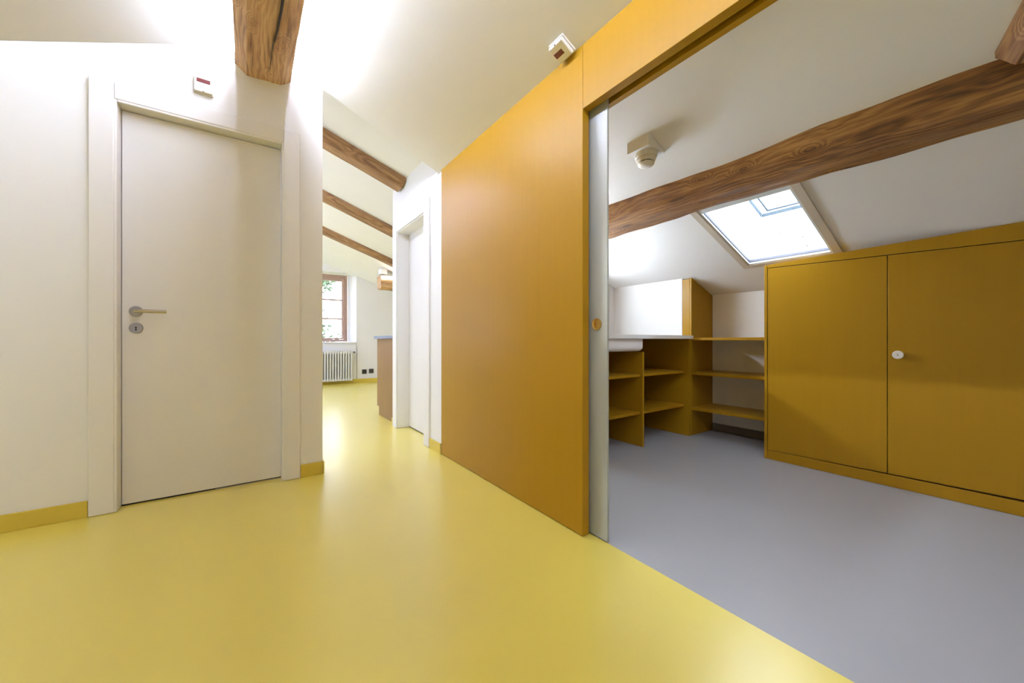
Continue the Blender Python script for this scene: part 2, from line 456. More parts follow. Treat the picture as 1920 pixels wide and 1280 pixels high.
# sliding glass door
g = struct_empty('door_3', (1.275, 1.08, 0), 'frosted glass sliding door drawn back into the ochre partition')
B('glass_panel', M['frosted'], g, (1.269, 1.279, 1.083, 2.15, 0.008, head + .03), bevel=0.001)
bm = bmesh.new()
mt = Matrix.Translation((1.2685, 1.142, 0.952)) @ Matrix.Rotation(math.radians(-90), 4, 'Y')
lathe(bm, [(0.0, 0.0), (0.019, 0.0), (0.021, 0.004), (0.0255, 0.005), (0.0265, 0.002), (0.0265, -0.013), (0.0, -0.013)], 32, mt)
link('pull_cup', bm, M['brass'], g, smooth=True)['label'] = 'round brass finger pull'

# ------------------------------------------------------------------ big white door
d = struct_empty('door_1', ((door_hole[0] + door_hole[1]) / 2, YD, 0), 'closed white flush door with steel lever handle')
x0, x1, hz = door_hole
cw = 0.086
fy = YD - 0.018
bm = bmesh.new()
prism(bm, [(x0 - cw, 0.002), (x0 + .004, 0.002), (x0 + .004, hz + .080), (x0 - cw, hz + .080)], 1, fy, YD - .0005)
link('casing', bm, M['trim'], d, 0.004)
bm = bmesh.new()
prism(bm, [(x1 - .004, 0.002), (x1 + cw, 0.002), (x1 + cw, hz + .080), (x1 - .004, hz + .080)], 1, fy, YD - .0005)
link('casing', bm, M['trim'], d, 0.004)
bm = bmesh.new()
prism(bm, [(x0 + .0045, hz - .004), (x1 - .0045, hz - .004), (x1 - .0045, hz + .079), (x0 + .0045, hz + .079)], 1, fy + .001, YD - .0005)
link('head_casing', bm, M['trim'], d, 0.004)
B('jamb', M['trim'], d, (x0 + .0005, x0 + .014, fy + .004, YD + T, 0.002, hz - .001), bevel=0.003)
B('jamb', M['trim'], d, (x1 - .014, x1 - .0005, fy + .004, YD + T, 0.002, hz - .001), bevel=0.003)
B('head_jamb', M['trim'], d, (x0 + .014, x1 - .014, fy + .004, YD + T, hz - .016, hz - .001), bevel=0.003)
ly = YD + 0.062
leaf = B('door_leaf', M['door'], d, (x0 + .017, x1 - .017, ly, ly + .04, 0.009, hz - .02), bevel=0.003)
B('threshold_gap', M['black'], d, (x0 + .014, x1 - .014, ly + .006, ly + .03, 0.0005, 0.006))
B('threshold_strip', M['steel_dark'], d, (-0.16, x1 - .014, ly + .001, ly + .012, 0.0005, 0.0045))
hx, hh = -0.494, 1.036
bm = bmesh.new()
mt = Matrix.Translation((hx, ly - .0005, hh)) @ Matrix.Rotation(math.radians(90), 4, 'X')
lathe(bm, [(0.0, 0), (0.0275, 0), (0.0275, 0.006), (0.0255, 0.009), (0.012, 0.0095), (0.0, 0.0095)], 36, mt)
link('rosette', bm, M['steel_dark'], leaf, smooth=True)['label'] = 'round steel rosette'
bm = bmesh.new()
pts = [(hx, ly - .008, hh), (hx, ly - .040, hh), (hx + .004, ly - .052, hh), (hx + .016, ly - .058, hh), (hx + .05, ly - .058, hh), (hx + .128, ly - .058, hh)]
tube(bm, pts, 0.0098, 20)
link('lever_handle', bm, M['steel'], leaf, smooth=True)['label'] = 'straight steel lever'
bm = bmesh.new()
mt = Matrix.Translation((hx, ly - .0005, hh - .089)) @ Matrix.Rotation(math.radians(90), 4, 'X')
lathe(bm, [(0.0, 0), (0.0275, 0), (0.0275, 0.005), (0.0255, 0.008), (0.0, 0.008)], 36, mt)
link('key_escutcheon', bm, M['steel_dark'], leaf, smooth=True)['label'] = 'round steel keyhole rosette'
bm = bmesh.new()
kx, kz, ky = hx, hh - .086, ly - .0090
prism(bm, [(kx + .0042 * math.cos(a), kz + .0042 * math.sin(a)) for a in [i * math.pi / 6 for i in range(12)]], 1, ky, ky + .0004)
prism(bm, [(kx - .0022, kz - .017), (kx + .0022, kz - .017), (kx + .0022, kz), (kx - .0022, kz)], 1, ky, ky + .0004)
prism(bm, [(kx - .0036, kz - .0175), (kx + .0036, kz - .0175), (kx + .0036, kz - .011), (kx - .0036, kz - .011)], 1, ky, ky + .0004)
link('keyhole', bm, M['black'], leaf)

# ------------------------------------------------------------------ recessed inner door
e = struct_empty('door_2', (XW, 3.37, 0), 'narrow recessed white door beside the kitchen')
y0, y1, z1 = d2
lx = XW + 0.115
leaf2 = B('door_leaf', M['door'], e, (lx, lx + .04, y0 + .012, y1 - .012, 0.009, z1 - .012), bevel=0.003)
B('jamb', M['trim'], e, (XW - .002, lx + .05, y1 - .012, y1 - .0005, 0.001, z1 - .0005), bevel=0.002)
B('jamb', M['trim'], e, (XW - .002, lx + .05, y0 + .0005, y0 + .012, 0.001, z1 - .0005), bevel=0.002)
B('head_jamb', M['trim'], e, (XW - .002, lx + .05, y0 + .012, y1 - .012, z1 - .012, z1 - .0005), bevel=0.002)
B('casing', M['trim'], e, (XW - .014, XW - .0005, y0 - .112, y0 + .002, 0.001, z1 + .09), bevel=0.003)
B('casing', M['trim'], e, (XW - .014, XW - .0005, y1 - .002, y1 + .112, 0.001, z1 + .09), bevel=0.003)
B('head_casing', M['trim'], e, (XW - .013, XW - .0005, y0 + .0025, y1 - .0025, z1 - .002, z1 + .0895), bevel=0.003)
B('threshold_gap', M['black'], e, (lx + .004, lx + .03, y0 + .012, y1 - .012, 0.0005, 0.007))
bm = bmesh.new()
mt = Matrix.Translation((lx, 3.30, 1.06)) @ Matrix.Rotation(math.radians(-90), 4, 'Y')
lathe(bm, [(0.0, 0.0005), (0.011, 0.0005), (0.011, 0.006), (0.0, 0.006)], 20, mt)
link('lock_cylinder', bm, M['steel_dark'], leaf2, smooth=True)['label'] = 'small steel lock cylinder'

# ------------------------------------------------------------------ timber
def rough_beam(name, m, p0, p1, prof, up=(0, 0, 1), n=70, jit=0.006, seed=0, parent=None, crack=None, per=6):
    """loft of a hewn cross-section (list of local (y, z)) from p0 to p1; local X runs along the beam"""
    p0, p1 = Vector(p0), Vector(p1)
    X = (p1 - p0); ln = X.length; X.normalize()
    U = Vector(up); Y = U.cross(X).normalized(); Z = X.cross(Y)
    mtx = Matrix((X, Y, Z)).transposed().to_4x4(); mtx.translation = p0
    ring = []
    k = len(prof)
    for i in range(k):
        a, b = Vector(prof[i]), Vector(prof[(i + 1) % k])
        for j in range(per): ring.append(a.lerp(b, j / per))
    cen = sum(ring, Vector((0, 0))) / len(ring)
    bm = bmesh.new(); rows = []
    for i in range(n + 1):
        x = ln * i / n; row = []
        for q in ring:
            w = (q - cen)
            s = noise.noise(Vector((x * 1.4 + seed * 7, w.x * 5, w.y * 5 + seed))) * jit * 1.7 + noise.noise(Vector((x * 5 + seed, w.x * 22, w.y * 22))) * jit * 0.7
            v = q + w.normalized() * s
            dz = 0
            if crack:
                t = x / ln
                cy, cw_, dep = crack(x)
                dd = abs(v.x - cy)
                if v.y < cen.y and dd < cw_: v.y += dep * (1 - dd / cw_)
            row.append(bm.verts.new((x, v.x, v.y)))
        rows.append(row)
    m_ = len(ring)
    for a, b in zip(rows, rows[1:]):
        for j in range(m_): bm.faces.new((a[j], a[(j + 1) % m_], b[(j + 1) % m_], b[j]))
    bm.faces.new(rows[0]); bm.faces.new(rows[-1][::-1])
    return link(name, bm, m, parent, smooth=True, mtx=mtx)

# ridge beam: local X runs towards +Y of the world, so local Y is -X of the world
prof = [(-0.140, 0.19), (-0.151, 0.050), (-0.100, 0.010), (0.078, 0.000), (0.137, 0.050), (0.126, 0.19)]
rb = thing('ridge_beam', 'honey brown hewn ridge beam entering the wall above the white door', 'beam', (RX, YD, 2.467))
def ridge_pt(y, z=2.467): return (RX, y, z)
beam = rough_beam('timber', M['wood_ridge'], ridge_pt(YB), ridge_pt(YD + .02), prof, n=150, jit=0.0032, seed=3, parent=rb, per=8)
# drying cracks sunk in the underside, dark wedge strips that taper
def crack_strip(pts, parent, z=2.474):
    bm = bmesh.new(); up = []; lo = []
    for x, y, w, dz in pts:
        up.append((bm.verts.new((x - w / 2, y, z + dz)), bm.verts.new((x + w / 2, y, z + dz))))
        lo.append((bm.verts.new((x - w / 2, y, z + dz + .02)), bm.verts.new((x + w / 2, y, z + dz + .02))))
    for a, b, c, d_ in zip(up, up[1:], lo, lo[1:]):
        bm.faces.new((a[0], a[1], b[1], b[0])); bm.faces.new((c[0], d_[0], d_[1], c[1]))
        bm.faces.new((a[0], b[0], d_[0], c[0])); bm.faces.new((a[1], c[1], d_[1], b[1]))
    return link('crack', bm, M['black'], parent)
crack_strip([(0.137, 1.5, .012, -.013), (0.133, 1.9, .012, -.013), (0.129, 2.1, .010, -.013), (0.121, 2.25, .007, -.012), (0.113, 2.36, .001, -.012)], rb)
crack_strip([(0.106, 2.30, .001, -.012), (0.106, 2.38, .004, -.0125), (0.104, 2.5, .003, -.012), (0.100, 2.62, .001, -.012)], rb)
for sx, ox in ((-1, .138), (1, .155)):
    a_ = (RX + sx * ox, 2.566); b_ = (RX + sx * (ox - .0015), 2.584)
    t1, t2 = sx * .0018, sx * .006
    P('led_profile', M['alu'], rb, [(a_[0] - t1 - sx * .0004, a_[1]), (b_[0] - t1 - sx * .0004, b_[1]), (b_[0] - t2, b_[1] - .002), (a_[0] - t2, a_[1] - .002)], 1, YB + .05, YD - .03)
    P('led_diffuser', M['led'], rb, [a_, b_, (b_[0] - t1, b_[1] - .0008), (a_[0] - t1, a_[1] - .0008)], 1, YB + .05, YD - .03)

# rafters of the far room running down the slope
S = Vector((1, 0, -0.35)).normalized(); UPN = Vector((0.35, 0, 1)).normalized()
def rafter(y, x0, x1, w, h, label, seed):
    pr = [(-w / 2, .03), (-w / 2, -h * .55), (-w * .28, -h), (w * .34, -h), (w / 2, -h * .45), (w / 2, .03)]
    a = (x0, y, far_roof(x0)); b = (x1, y, far_roof(x1))
    o = rough_beam('rafter', M['wood_rafter'], a, b, pr, up=UPN, n=50, jit=0.005, seed=seed)
    return tag(o, label, 'beam', 'rafters under the far ceiling')
rafter(3.575, 0.09, 1.225, .21, .085, 'dark brown rafter ending in the white wall above the narrow inner door', 5)
rafter(4.83, 0.09, 3.39, .20, .075, 'brown rafter, second from the passage, under the far ceiling', 6)
rafter(6.10, 0.09, 3.39, .19, .075, 'pale brown rafter deepest under the far ceiling, above the window', 8)

# purlin of the closet (local Y = -X of the world)
prof = [(-0.135, 0.20), (-0.135, 0.045), (-0.110, 0.002), (0.10, 0.000), (0.130, 0.030), (0.135, 0.25)]
o = rough_beam('purlin', M['wood_purlin'], (2.325, -1.3, 1.728), (2.325, YE, 1.728), prof, n=120, jit=0.017, seed=11, per=8)
tag(o, 'long red brown hewn purlin crossing the closet below the skylight', 'beam')
# rafter end landing on the purlin
prof = [(-0.12, .05), (-0.12, -0.03), (-0.07, -0.075), (0.06, -0.078), (0.115, -0.035), (0.115, .05)]
sl = Vector((-1, -0.40, 0.357)).normalized()
a = Vector((2.185, -0.012, closet_roof(2.185))); b = a + sl * 0.85
o = rough_beam('rafter', M['wood_purlin'], a, b, prof, up=Vector((0.357, 0, 1)).normalized(), n=30, jit=0.008, seed=17)
tag(o, 'short hewn rafter meeting the top of the purlin at the upper picture edge', 'beam')

# ------------------------------------------------------------------ skylight
sk = struct_empty('window_2', ((K0 + K1) / 2, (J0 + J1) / 2, closet_roof((K0 + K1) / 2)), 'small roof window over the closet, overcast sky behind')
RN = Vector((0.357, 0, 1)).normalized(); RS = Vector((1, 0, -0.357)).normalized()
RMT = Matrix((RS, Vector((0, 1, 0)), RN)).transposed().to_4x4(); RMT.translation = Vector((K0, J0, closet_roof(K0)))
SL = (K1 - K0) / RS.x; SW = J1 - J0
def roofbox(name, m, parent, *bx, bevel=0.0):
    bm = bmesh.new()
    for b_ in bx: box(bm, *b_)
    return link(name, bm, m, parent, bevel, mtx=RMT)
cwid = 0.046
roofbox('casing', M['skylight_trim'], sk, (-cwid, SL + cwid, -cwid, 0.001, -.010, -.0005), bevel=.002)
roofbox('casing', M['skylight_trim'], sk, (-cwid, SL + cwid, SW - .001, SW + cwid, -.010, -.0005), bevel=.002)
roofbox('casing', M['skylight_trim'], sk, (SL - .001, SL + cwid, 0.0015, SW - .0015, -.010, -.0005), bevel=.002)
roofbox('casing', M['skylight_trim'], sk, (-cwid, 0.001, 0.0015, SW - .0015, -.010, -.0005), bevel=.002)
roofbox('sash', M['alu'], sk, (0.002, SL - .002, 0.002, .014, -.004, .05), (0.002, SL - .002, SW - .014, SW - .002, -.004, .05),
        (0.002, .05, .014, SW - .014, -.004, .05), (SL - .014, SL - .002, .014, SW - .014, -.004, .05))
roofbox('gasket', M['gasket'], sk, (.05, SL - .014, .014, .018, .016, .030), (.05, SL - .014, SW - .019, SW - .014, .012, .030), (SL - .020, SL - .014, .018, SW - .019, .012, .030))
roofbox('pane', M['tinted_glass'], sk, (.04, SL - .010, .010, SW - .010, .024, .030))
# added frame standing in for a reflection at the pane's upper end, and specks of dirt on the glass
cw_ = thing('pane_reflection', 'added pale frame standing in for a reflection in the top end of the skylight pane', 'reflection', (2.62, 0.92, 1.95))
fx_, fy_ = .335, .27
roofbox('reflection_frame', M['milky_reflection'], cw_, (fx_ - .05, fx_, -.03, fy_, .060, .085), (-.05, fx_ - .05, fy_ - .05, fy_, .060, .085), bevel=.002)
roofbox('reflection_pane', M['milky_reflection'], cw_, (-.05, fx_ - .051, -.03, fy_ - .051, .066, .074))
roofbox('reflection_outline', M['gasket'], cw_, (fx_ - .056, fx_ - .051, -.03, fy_ - .056, .058, .065), (-.05, fx_ - .051, fy_ - .056, fy_ - .051, .058, .065),
        (fx_ + .0005, fx_ + .003, -.03, fy_, .060, .085), (-.05, fx_, fy_ + .0005, fy_ + .003, .060, .085))
bm = bmesh.new()
for px_, py_, r_ in ((.52, .22, .005), (.56, .235, .004), (.745, .13, .008), (.80, .33, .004), (.50, .19, .003), (.66, .40, .005), (.44, .36, .004), (.62, .12, .006)):
    lathe(bm, [(0, .0305), (r_, .0305), (r_ * .8, .032), (0, .0325)], 8, Matrix.Translation((px_, py_, 0)))
link('dirt_specks', bm, M['gasket'], sk, mtx=RMT)['kind'] = 'stuff'

# ------------------------------------------------------------------ closet cabinet
FX = 3.155
cab = thing('storage_cabinet', 'low ochre two-door cupboard along the knee wall below the skylight', 'cabinet', (FX, 0.5, 0))
CY1 = 1.195; CYS = 0.536; CY2 = -0.125; CY3 = -1.28
def ztop(y): return 1.441 + (1.2 - y) * 0.0275
def zseam(y): return 1.416 - (1.2 - y) * 0.033
P('side_panel', M['ochre'], cab, [(FX - .002, 0.001), (KX - .002, 0.001), (KX - .002, closet_roof(KX) - .01), (FX + .12, 1.44), (FX - .002, 1.44)], 1, CY1 - .019, CY1, bevel=.0015)
P('top_rail', M['ochre'], cab, [(CY3, zseam(CY3) + .003), (CY1 - .020, zseam(CY1) + .003), (CY1 - .020, ztop(CY1)), (CY3, ztop(CY3))], 0, FX, FX + .02, bevel=.0012)
P('plinth', M['ochre'], cab, [(CY3, .001), (CY1 - .020, .001), (CY1 - .020, .066), (CY3, .082)], 0, FX, FX + .02, bevel=.0012)
P('top_panel', M['ochre'], cab, [(FX + .02, 1.425), (KX - .01, closet_roof(KX) - .05), (KX - .01, closet_roof(KX) - .03), (FX + .02, 1.445)], 1, CY3, CY1 - .020)
B('carcass', M['ochre_dark'], cab, (FX + .024, FX + .04, CY3, CY1 - .02, .02, 1.43))
def cab_door(ya, yb):
    ga = .0018
    return P('door', M['ochre'], cab, [(ya + ga, .069 + (1.2 - ya) * .0135), (yb - ga, .069 + (1.2 - yb) * .0135), (yb - ga, zseam(yb) - .001), (ya + ga, zseam(ya) - .001)], 0, FX, FX + .02, bevel=.0012)
cab_door(CYS, CY1 - .021)
dr = cab_door(CY2, CYS)
cab_door(CY2 - .66, CY2)
bm = bmesh.new()
mt = Matrix.Translation((FX - .0003, 0.487, 0.795)) @ Matrix.Rotation(math.radians(-90), 4, 'Y')
lathe(bm, [(0, 0), (.0145, 0), (.0145, .020), (.0, .0205)], 28, mt)
kn = link('knob', bm, M['steel_dark'], dr, smooth=True)
kn['label'] = 'round white lock knob on a steel neck'
bm = bmesh.new()
mt = Matrix.Translation((FX - .0003, 0.487, 0.795)) @ Matrix.Rotation(math.radians(-90), 4, 'Y')
lathe(bm, [(0, .0205), (.022, .0205), (.0245, .023), (.0245, .030), (.022, .033), (0, .033)], 32, mt)
link('knob_face', bm, M['white_plastic'], dr, smooth=True)['label'] = 'white round knob face'
B('keyhole', M['black'], dr, (FX - .0340, FX - .0334, 0.486, 0.4885, 0.789, 0.800))

# ------------------------------------------------------------------ post and open shelves on the knee wall
ps = thing('end_panel', 'tall ochre boxed end panel reaching the ceiling beside the wash basin', 'panel', (3.5, 1.91, 0))
PX = 3.352
P('front_board', M['ochre'], ps, [(PX, .001), (KX - .002, .001), (KX - .002, closet_roof(KX) - .004), (PX, closet_roof(PX) - .004)], 1, 1.868, 1.888, bevel=.0015)
P('side_board', M['ochre'], ps, [(1.8885, .001), (1.957, .001), (1.957, closet_roof(PX) - .012), (1.8885, closet_roof(PX) - .012)], 0, PX, PX + .02, bevel=.0015)
osh = thing('open_shelves', 'three ochre shelves between the tall end panel and the low cupboard', 'shelves', (3.55, 1.53, 0))
for z in (0.905, 0.588, 0.262):
    B('shelf', M['ochre'], osh, (PX, KX - .001, CY1 + .001, 1.867, z - .024, z), bevel=.0015)

# ------------------------------------------------------------------ wash unit
un = thing('wash_unit', 'ochre open shelf unit under the white worktop', 'shelf unit', (2.7, 2.1, 0))
UY = 1.872; UB = 2.50
B('side_panel', M['ochre'], un, (3.312, 3.350, UY, UB, .001, .894), bevel=.0015)
B('side_panel', M['ochre'], un, (1.98, 2.00, UY, UB, .001, .894), bevel=.0015)
B('divider', M['ochre'], un, (2.655, 2.675, UY + .022, UB - .02, .001, .785), bevel=.0015)
B('back_panel', M['ochre'], un, (2.001, 3.311, UB - .018, UB, .001, .894))
for z in (0.600, 0.288):
    B('shelf', M['ochre'], un, (2.001, 2.654, UY + .045, UB - .02, z - .021, z), bevel=.0015)
    B('shelf', M['ochre'], un, (2.676, 3.311, UY + .045, UB - .02, z - .021, z), bevel=.0015)
# worktop with a cut-out for the basin
wt = bmesh.new()
bx0, bx1, by0, by1 = 2.07, 2.60, 1.93, 2.35
for b_ in ((1.97, bx0, 1.850, 2.74, .895, .925), (bx1, 3.351, 1.850, 2.74, .895, .925), (bx0, bx1, 1.850, by0, .895, .925), (bx0, bx1, by1, 2.74, .895, .925)):
    box(wt, *b_)
bmesh.ops.remove_doubles(wt, verts=wt.verts, dist=1e-5)
tag(link('worktop', wt, M['worktop']), 'white worktop over the ochre shelf unit, by the sliding glass door', 'worktop')
# undermounted basin: rounded box shell
bm = bmesh.new()
def rrect(xa, xb, ya, yb, r, z, n=6):
    out = []
    for cx_, cy_, a0 in ((xb - r, yb - r, 0), (xa + r, yb - r, 90), (xa + r, ya + r, 180), (xb - r, ya + r, 270)):
        for k in range(n + 1):
            t = math.radians(a0 + 90 * k / n); out.append(bm.verts.new((cx_ + r * math.cos(t), cy_ + r * math.sin(t), z)))
    return out
lev = []
zt, zb = .8945, .792
ox0, ox1, oy_0, oy1 = 2.02, 2.650, 1.876, 2.40
lev.append(rrect(ox0, ox1, oy_0, oy1, .03, zt))
lev.append(rrect(ox0, ox1, oy_0, oy1, .03, zb + .035))
for k in range(1, 5):
    a_ = k / 4 * math.pi / 2; ins = .032 * (1 - math.cos(a_))
    lev.append(rrect(ox0 + ins, ox1 - ins, oy_0 + ins, oy1 - ins, .03, zb + .035 - .035 * math.sin(a_)))
inner = [rrect(bx0 - .004, bx1 + .004, by0 - .004, by1 + .004, .04, zt), rrect(bx0 + .005, bx1 - .005, by0 + .005, by1 - .005, .04, zb + .03), rrect(bx0 + .03, bx1 - .03, by0 + .03, by1 - .03, .04, zb + .012)]
def bridge(a, b):
    n = len(a)
    for k in range(n): bm.faces.new((a[k], a[(k + 1) % n], b[(k + 1) % n], b[k]))
for a_, b_ in zip(lev, lev[1:]): bridge(a_, b_)
bm.faces.new(lev[-1]); bridge(lev[0], inner[0])
for a_, b_ in zip(inner, inner[1:]): bridge(a_, b_)
bm.faces.new(inner[-1])
tag(link('wash_basin', bm, M['ceramic'], smooth=True), 'white basin with rounded corner hanging under the worktop', 'basin')
# lamp over the basin
lp = thing('wall_lamp', 'slim white wall lamp above the worktop', 'lamp', (2.40, YE, 1.46))
B('housing', M['alu'], lp, (1.55, 2.75, YE - .035, YE - .001, 1.44, 1.50), bevel=.003)
M['lamp'] = glow('lamp_diffuser', (0.88, 0.985, 1.10), SINK_LAMP / (math.pi * 1.18 * 0.05))
B('diffuser', M['lamp'], lp, (1.56, 2.74, YE - .040, YE - .036, 1.445, 1.495))

# ------------------------------------------------------------------ smoke detector on its box
sd = thing('smoke_detector', 'cream round smoke detector on a white box under the closet ceiling', 'detector', (1.87, 1.313, 1.957))
P('mount_box', M['ceiling'], sd, [(1.792, 1.955), (1.949, 1.955), (1.949, closet_roof(1.949) - .001), (1.792, closet_roof(1.792) - .001)], 1, 1.242, 1.383, bevel=.0015)
bm = bmesh.new()
mt = Matrix.Translation((1.870, 1.3125, 1.9545)) @ Matrix.Rotation(math.pi, 4, 'X')
lathe(bm, [(0, 0), (.060, 0), (.0615, .004), (.0600, .024), (.0565, .027), (0, .027)], 40, mt)
link('detector_base', bm, M['cream_plastic'], sd, smooth=True)
bm = bmesh.new()
lathe(bm, [(0, .0275), (.054, .0275), (.0555, .031), (.053, .042), (.047, .050), (0, .050)], 40, mt)
hd = link('detector_head', bm, M['cream_plastic'], sd, smooth=True)
bm = bmesh.new()
lathe(bm, [(0, .0505), (.041, .0505), (.041, .0560), (0, .0560)], 40, mt)
link('smoke_slot', bm, M['black'], hd, smooth=True)
bm = bmesh.new()
lathe(bm, [(0, .0565), (.046, .0565), (.0455, .062), (.038, .071), (.022, .077), (0, .0785)], 40, mt)
link('detector_cap', bm, M['white_plastic'], hd, smooth=True)
bm = bmesh.new()
for k in range(8):
    a_ = k * math.pi / 4 + .2
    box_c = mt @ Vector((.0425 * math.cos(a_), .0425 * math.sin(a_), .0535))
    box(bm, box_c.x - .002, box_c.x + .002, box_c.y - .002, box_c.y + .002, box_c.z - .0035, box_c.z + .0035)
link('slot_ribs', bm, M['cream_plastic'], hd)['kind'] = 'stuff'

# ------------------------------------------------------------------ alarm indicators
al = thing('alarm_indicator', 'small white indicator box with red window on the wall above the door', 'alarm', (-0.208, YD, 2.315))
ax, az = -0.208, 2.318
B('back_plate', M['white_plastic'], al, (ax - .044, ax + .044, YD - .009, YD - .0005, az - .046, az + .046), bevel=.003)
cov = B('cover', M['white_plastic'], al, (ax - .041, ax + .041, YD - .026, YD - .0095, az - .040, az + .043), bevel=.004)
B('red_window', M['red_lens'], cov, (ax - .030, ax + .030, YD - .0275, YD - .0258, az + .010, az + .032), bevel=.001)
B('latch_slot', M['black'], cov, (ax - .004, ax + .004, YD - .0268, YD - .0255, az - .040, az - .036))
# its sister under the ceiling by the ochre wall; local frame of the slope
CN = Vector((0.417, 0, 1)).normalized(); CS = Vector((1, 0, -0.417)).normalized()
cc = Vector((1.172, 1.262, near_roof(1.172)))
CMT = Matrix((CS, Vector((0, 1, 0)), CN)).transposed().to_4x4(); CMT.translation = cc
ac = thing('alarm_indicator', 'small white indicator box with dark red window under the ceiling by the ochre wall', 'alarm', cc)
def cbox(name, m, parent, *bx, bevel=0.0):
    bm = bmesh.new()
    for b_ in bx: box(bm, *b_)
    return link(name, bm, m, parent, bevel, mtx=CMT)
cbox('back_plate', M['white_plastic'], ac, (-.044, .044, -.046, .046, -.009, -.0005), bevel=.003)
cov = cbox('cover', M['white_plastic'], ac, (-.041, .041, -.043, .043, -.030, -.0105), bevel=.006)
cbox('red_window', M['red_lens'], cov, (-.010, .014, -.014, .037, -.0315, -.0298), bevel=.001)
cbox('latch_slot', M['black'], cov, (-.041, -.037, -.004, .004, -.0308, -.0295))

# ------------------------------------------------------------------ kitchen counter
kc = thing('kitchen_counter', 'brown kitchen unit with blue grey top just past the narrow door', 'kitchen unit', (1.8, 4.25, 0))
KY0, KY1 = 3.878, 4.60
P('end_panel', M['kitchen_wood'], kc, [(KY0, .002), (KY1 - .075, .002), (KY1 - .075, .10), (KY1, .10), (KY1, .898), (KY0, .898)], 0, 1.262, 1.282, bevel=.0015)
B('carcass', M['trim'], kc, (1.283, 3.38, KY0, KY1 - .022, .10, .897))
B('plinth', M['kitchen_wood'], kc, (1.283, 3.38, KY1 - .095, KY1 - .076, .002, .099))
for k in range(4):
    xa = 1.284 + k * .524
    dk = B('door', M['kitchen_wood'], kc, (xa, xa + .521, KY1 - .021, KY1 - .001, .103, .894), bevel=.0015)
    B('handle', M['steel'], dk, (xa + .40, xa + .50, KY1 + .018, KY1 + .026, .84, .85), (xa + .405, xa + .415, KY1 - .0005, KY1 + .018, .841, .849), (xa + .485, xa + .495, KY1 - .0005, KY1 + .018, .841, .849))
B('countertop', M['slate'], kc, (1.232, 3.385, KY0, KY1 + .03, .900, .932), bevel=.002)

# ------------------------------------------------------------------ far window
w1 = struct_empty('window_1', ((wx0 + wx1) / 2, 8.45, wz0), 'brown wooden casement window in the end wall of the far room')
fx0, fx1, fz0, fz1, wy = wx0 + .115, wx1 - .125, .855, 2.245, 8.45
fw = .052
bm = bmesh.new()
for b_ in ((fx0, fx0 + fw, wy, wy + .06, fz0, fz1), (fx1 - fw, fx1, wy, wy + .06, fz0, fz1), (fx0 + fw, fx1 - fw, wy, wy + .06, fz1 - .075, fz1), (fx0 + fw, fx1 - fw, wy, wy + .06, fz0, fz0 + .045)):
    box(bm, *b_)
link('window_frame', bm, M['window_wood'], w1, .003)
B('window_sill', M['trim'], w1, (wx0 - .02, wx1 + .005, 8.17, wy + .02, wz0 - .028, wz0 - .001), bevel=.004)
midx = (fx0 + fx1) / 2
for xa, xb in ((fx0 + fw + .002, midx - .001), (midx + .001, fx1 - fw - .002)):
    za, zb_ = fz0 + .047, fz1 - .077
    s_ = .056
    bm = bmesh.new()
    for b_ in ((xa, xa + s_, wy - .012, wy + .04, za, zb_), (xb - s_, xb, wy - .012, wy + .04, za, zb_), (xa + s_, xb - s_, wy - .012, wy + .04, zb_ - s_, zb_), (xa + s_, xb - s_, wy - .012, wy + .04, za, za + s_ * .6)):
        box(bm, *b_)
    sa = link('sash', bm, M['window_wood'], w1, .003)
    h_ = (zb_ - s_ - za - s_ * .6)
    for k in (1, 2):
        zz = za + s_ * .6 + h_ * k / 3
        B('glazing_bar', M['window_wood'], sa, (xa + s_, xb - s_, wy, wy + .03, zz - .014, zz + .014))
    for k in range(3):
        z0_ = za + s_ * .6 + h_ * k / 3
        B('pane', M['glass'], sa, (xa + s_ - .004, xb - s_ + .004, wy + .014, wy + .018, z0_ + .004, z0_ + h_ / 3 - .004))
    for zz in (za + .12, zb_ - .14):
        B('hinge', M['window_wood'], sa, ((xb - .004, xb + .010) if xb > midx + .1 else (xa - .010, xa + .004)) + (wy - .024, wy - .0125, zz - .05, zz + .05))

# ------------------------------------------------------------------ radiator below the window
ra = thing('radiator', 'cream column radiator on the end wall below the window', 'radiator', (1.25, 8.1, 0.07))
rx1, npc, pitch = 1.722, 20, 0.0485
proto = None
for k in range(npc):
    xc = rx1 - .02 - k * pitch
    if proto is None:
        bm = bmesh.new()
        for yy in (-.045, 0, .045):
            tube(bm, [(0, yy, .085), (0, yy, .11), (0, yy, .62), (0, yy, .645)], [.010, .0145, .0145, .010], 8)
        box(bm, -.0215, .0215, -.055, .055, .615, .665); box(bm, -.0215, .0215, -.055, .055, .070, .115)
        c = link('column', bm, M['radiator'], ra, .006, mtx=Matrix.Translation((xc, 8.10, 0)))
        proto = c
    else:
        c = proto.copy(); COL.objects.link(c)
        c.matrix_basis = Matrix.Translation((xc, 8.10, 0))
bm = bmesh.new()
tube(bm, [(rx1 + .002, 8.10, .64), (rx1 + .035, 8.10, .64), (rx1 + .05, 8.12, .64), (rx1 + .05, 8.199, .64)], .009, 10)
vl = link('valve', bm, M['radiator'], ra, smooth=True)
bm = bmesh.new(); lathe(bm, [(0, 0), (.016, 0), (.019, .01), (.017, .05), (0, .052)], 20, Matrix.Translation((rx1 + .036, 8.088, .64)) @ Matrix.Rotation(math.radians(90), 4, 'X'))
link('valve_knob', bm, M['socket'], vl, smooth=True)
for zz in (.2, .55):
    B('bracket', M['radiator'], ra, (rx1 - .3, rx1 - .28, 8.157, 8.199, zz, zz + .03))
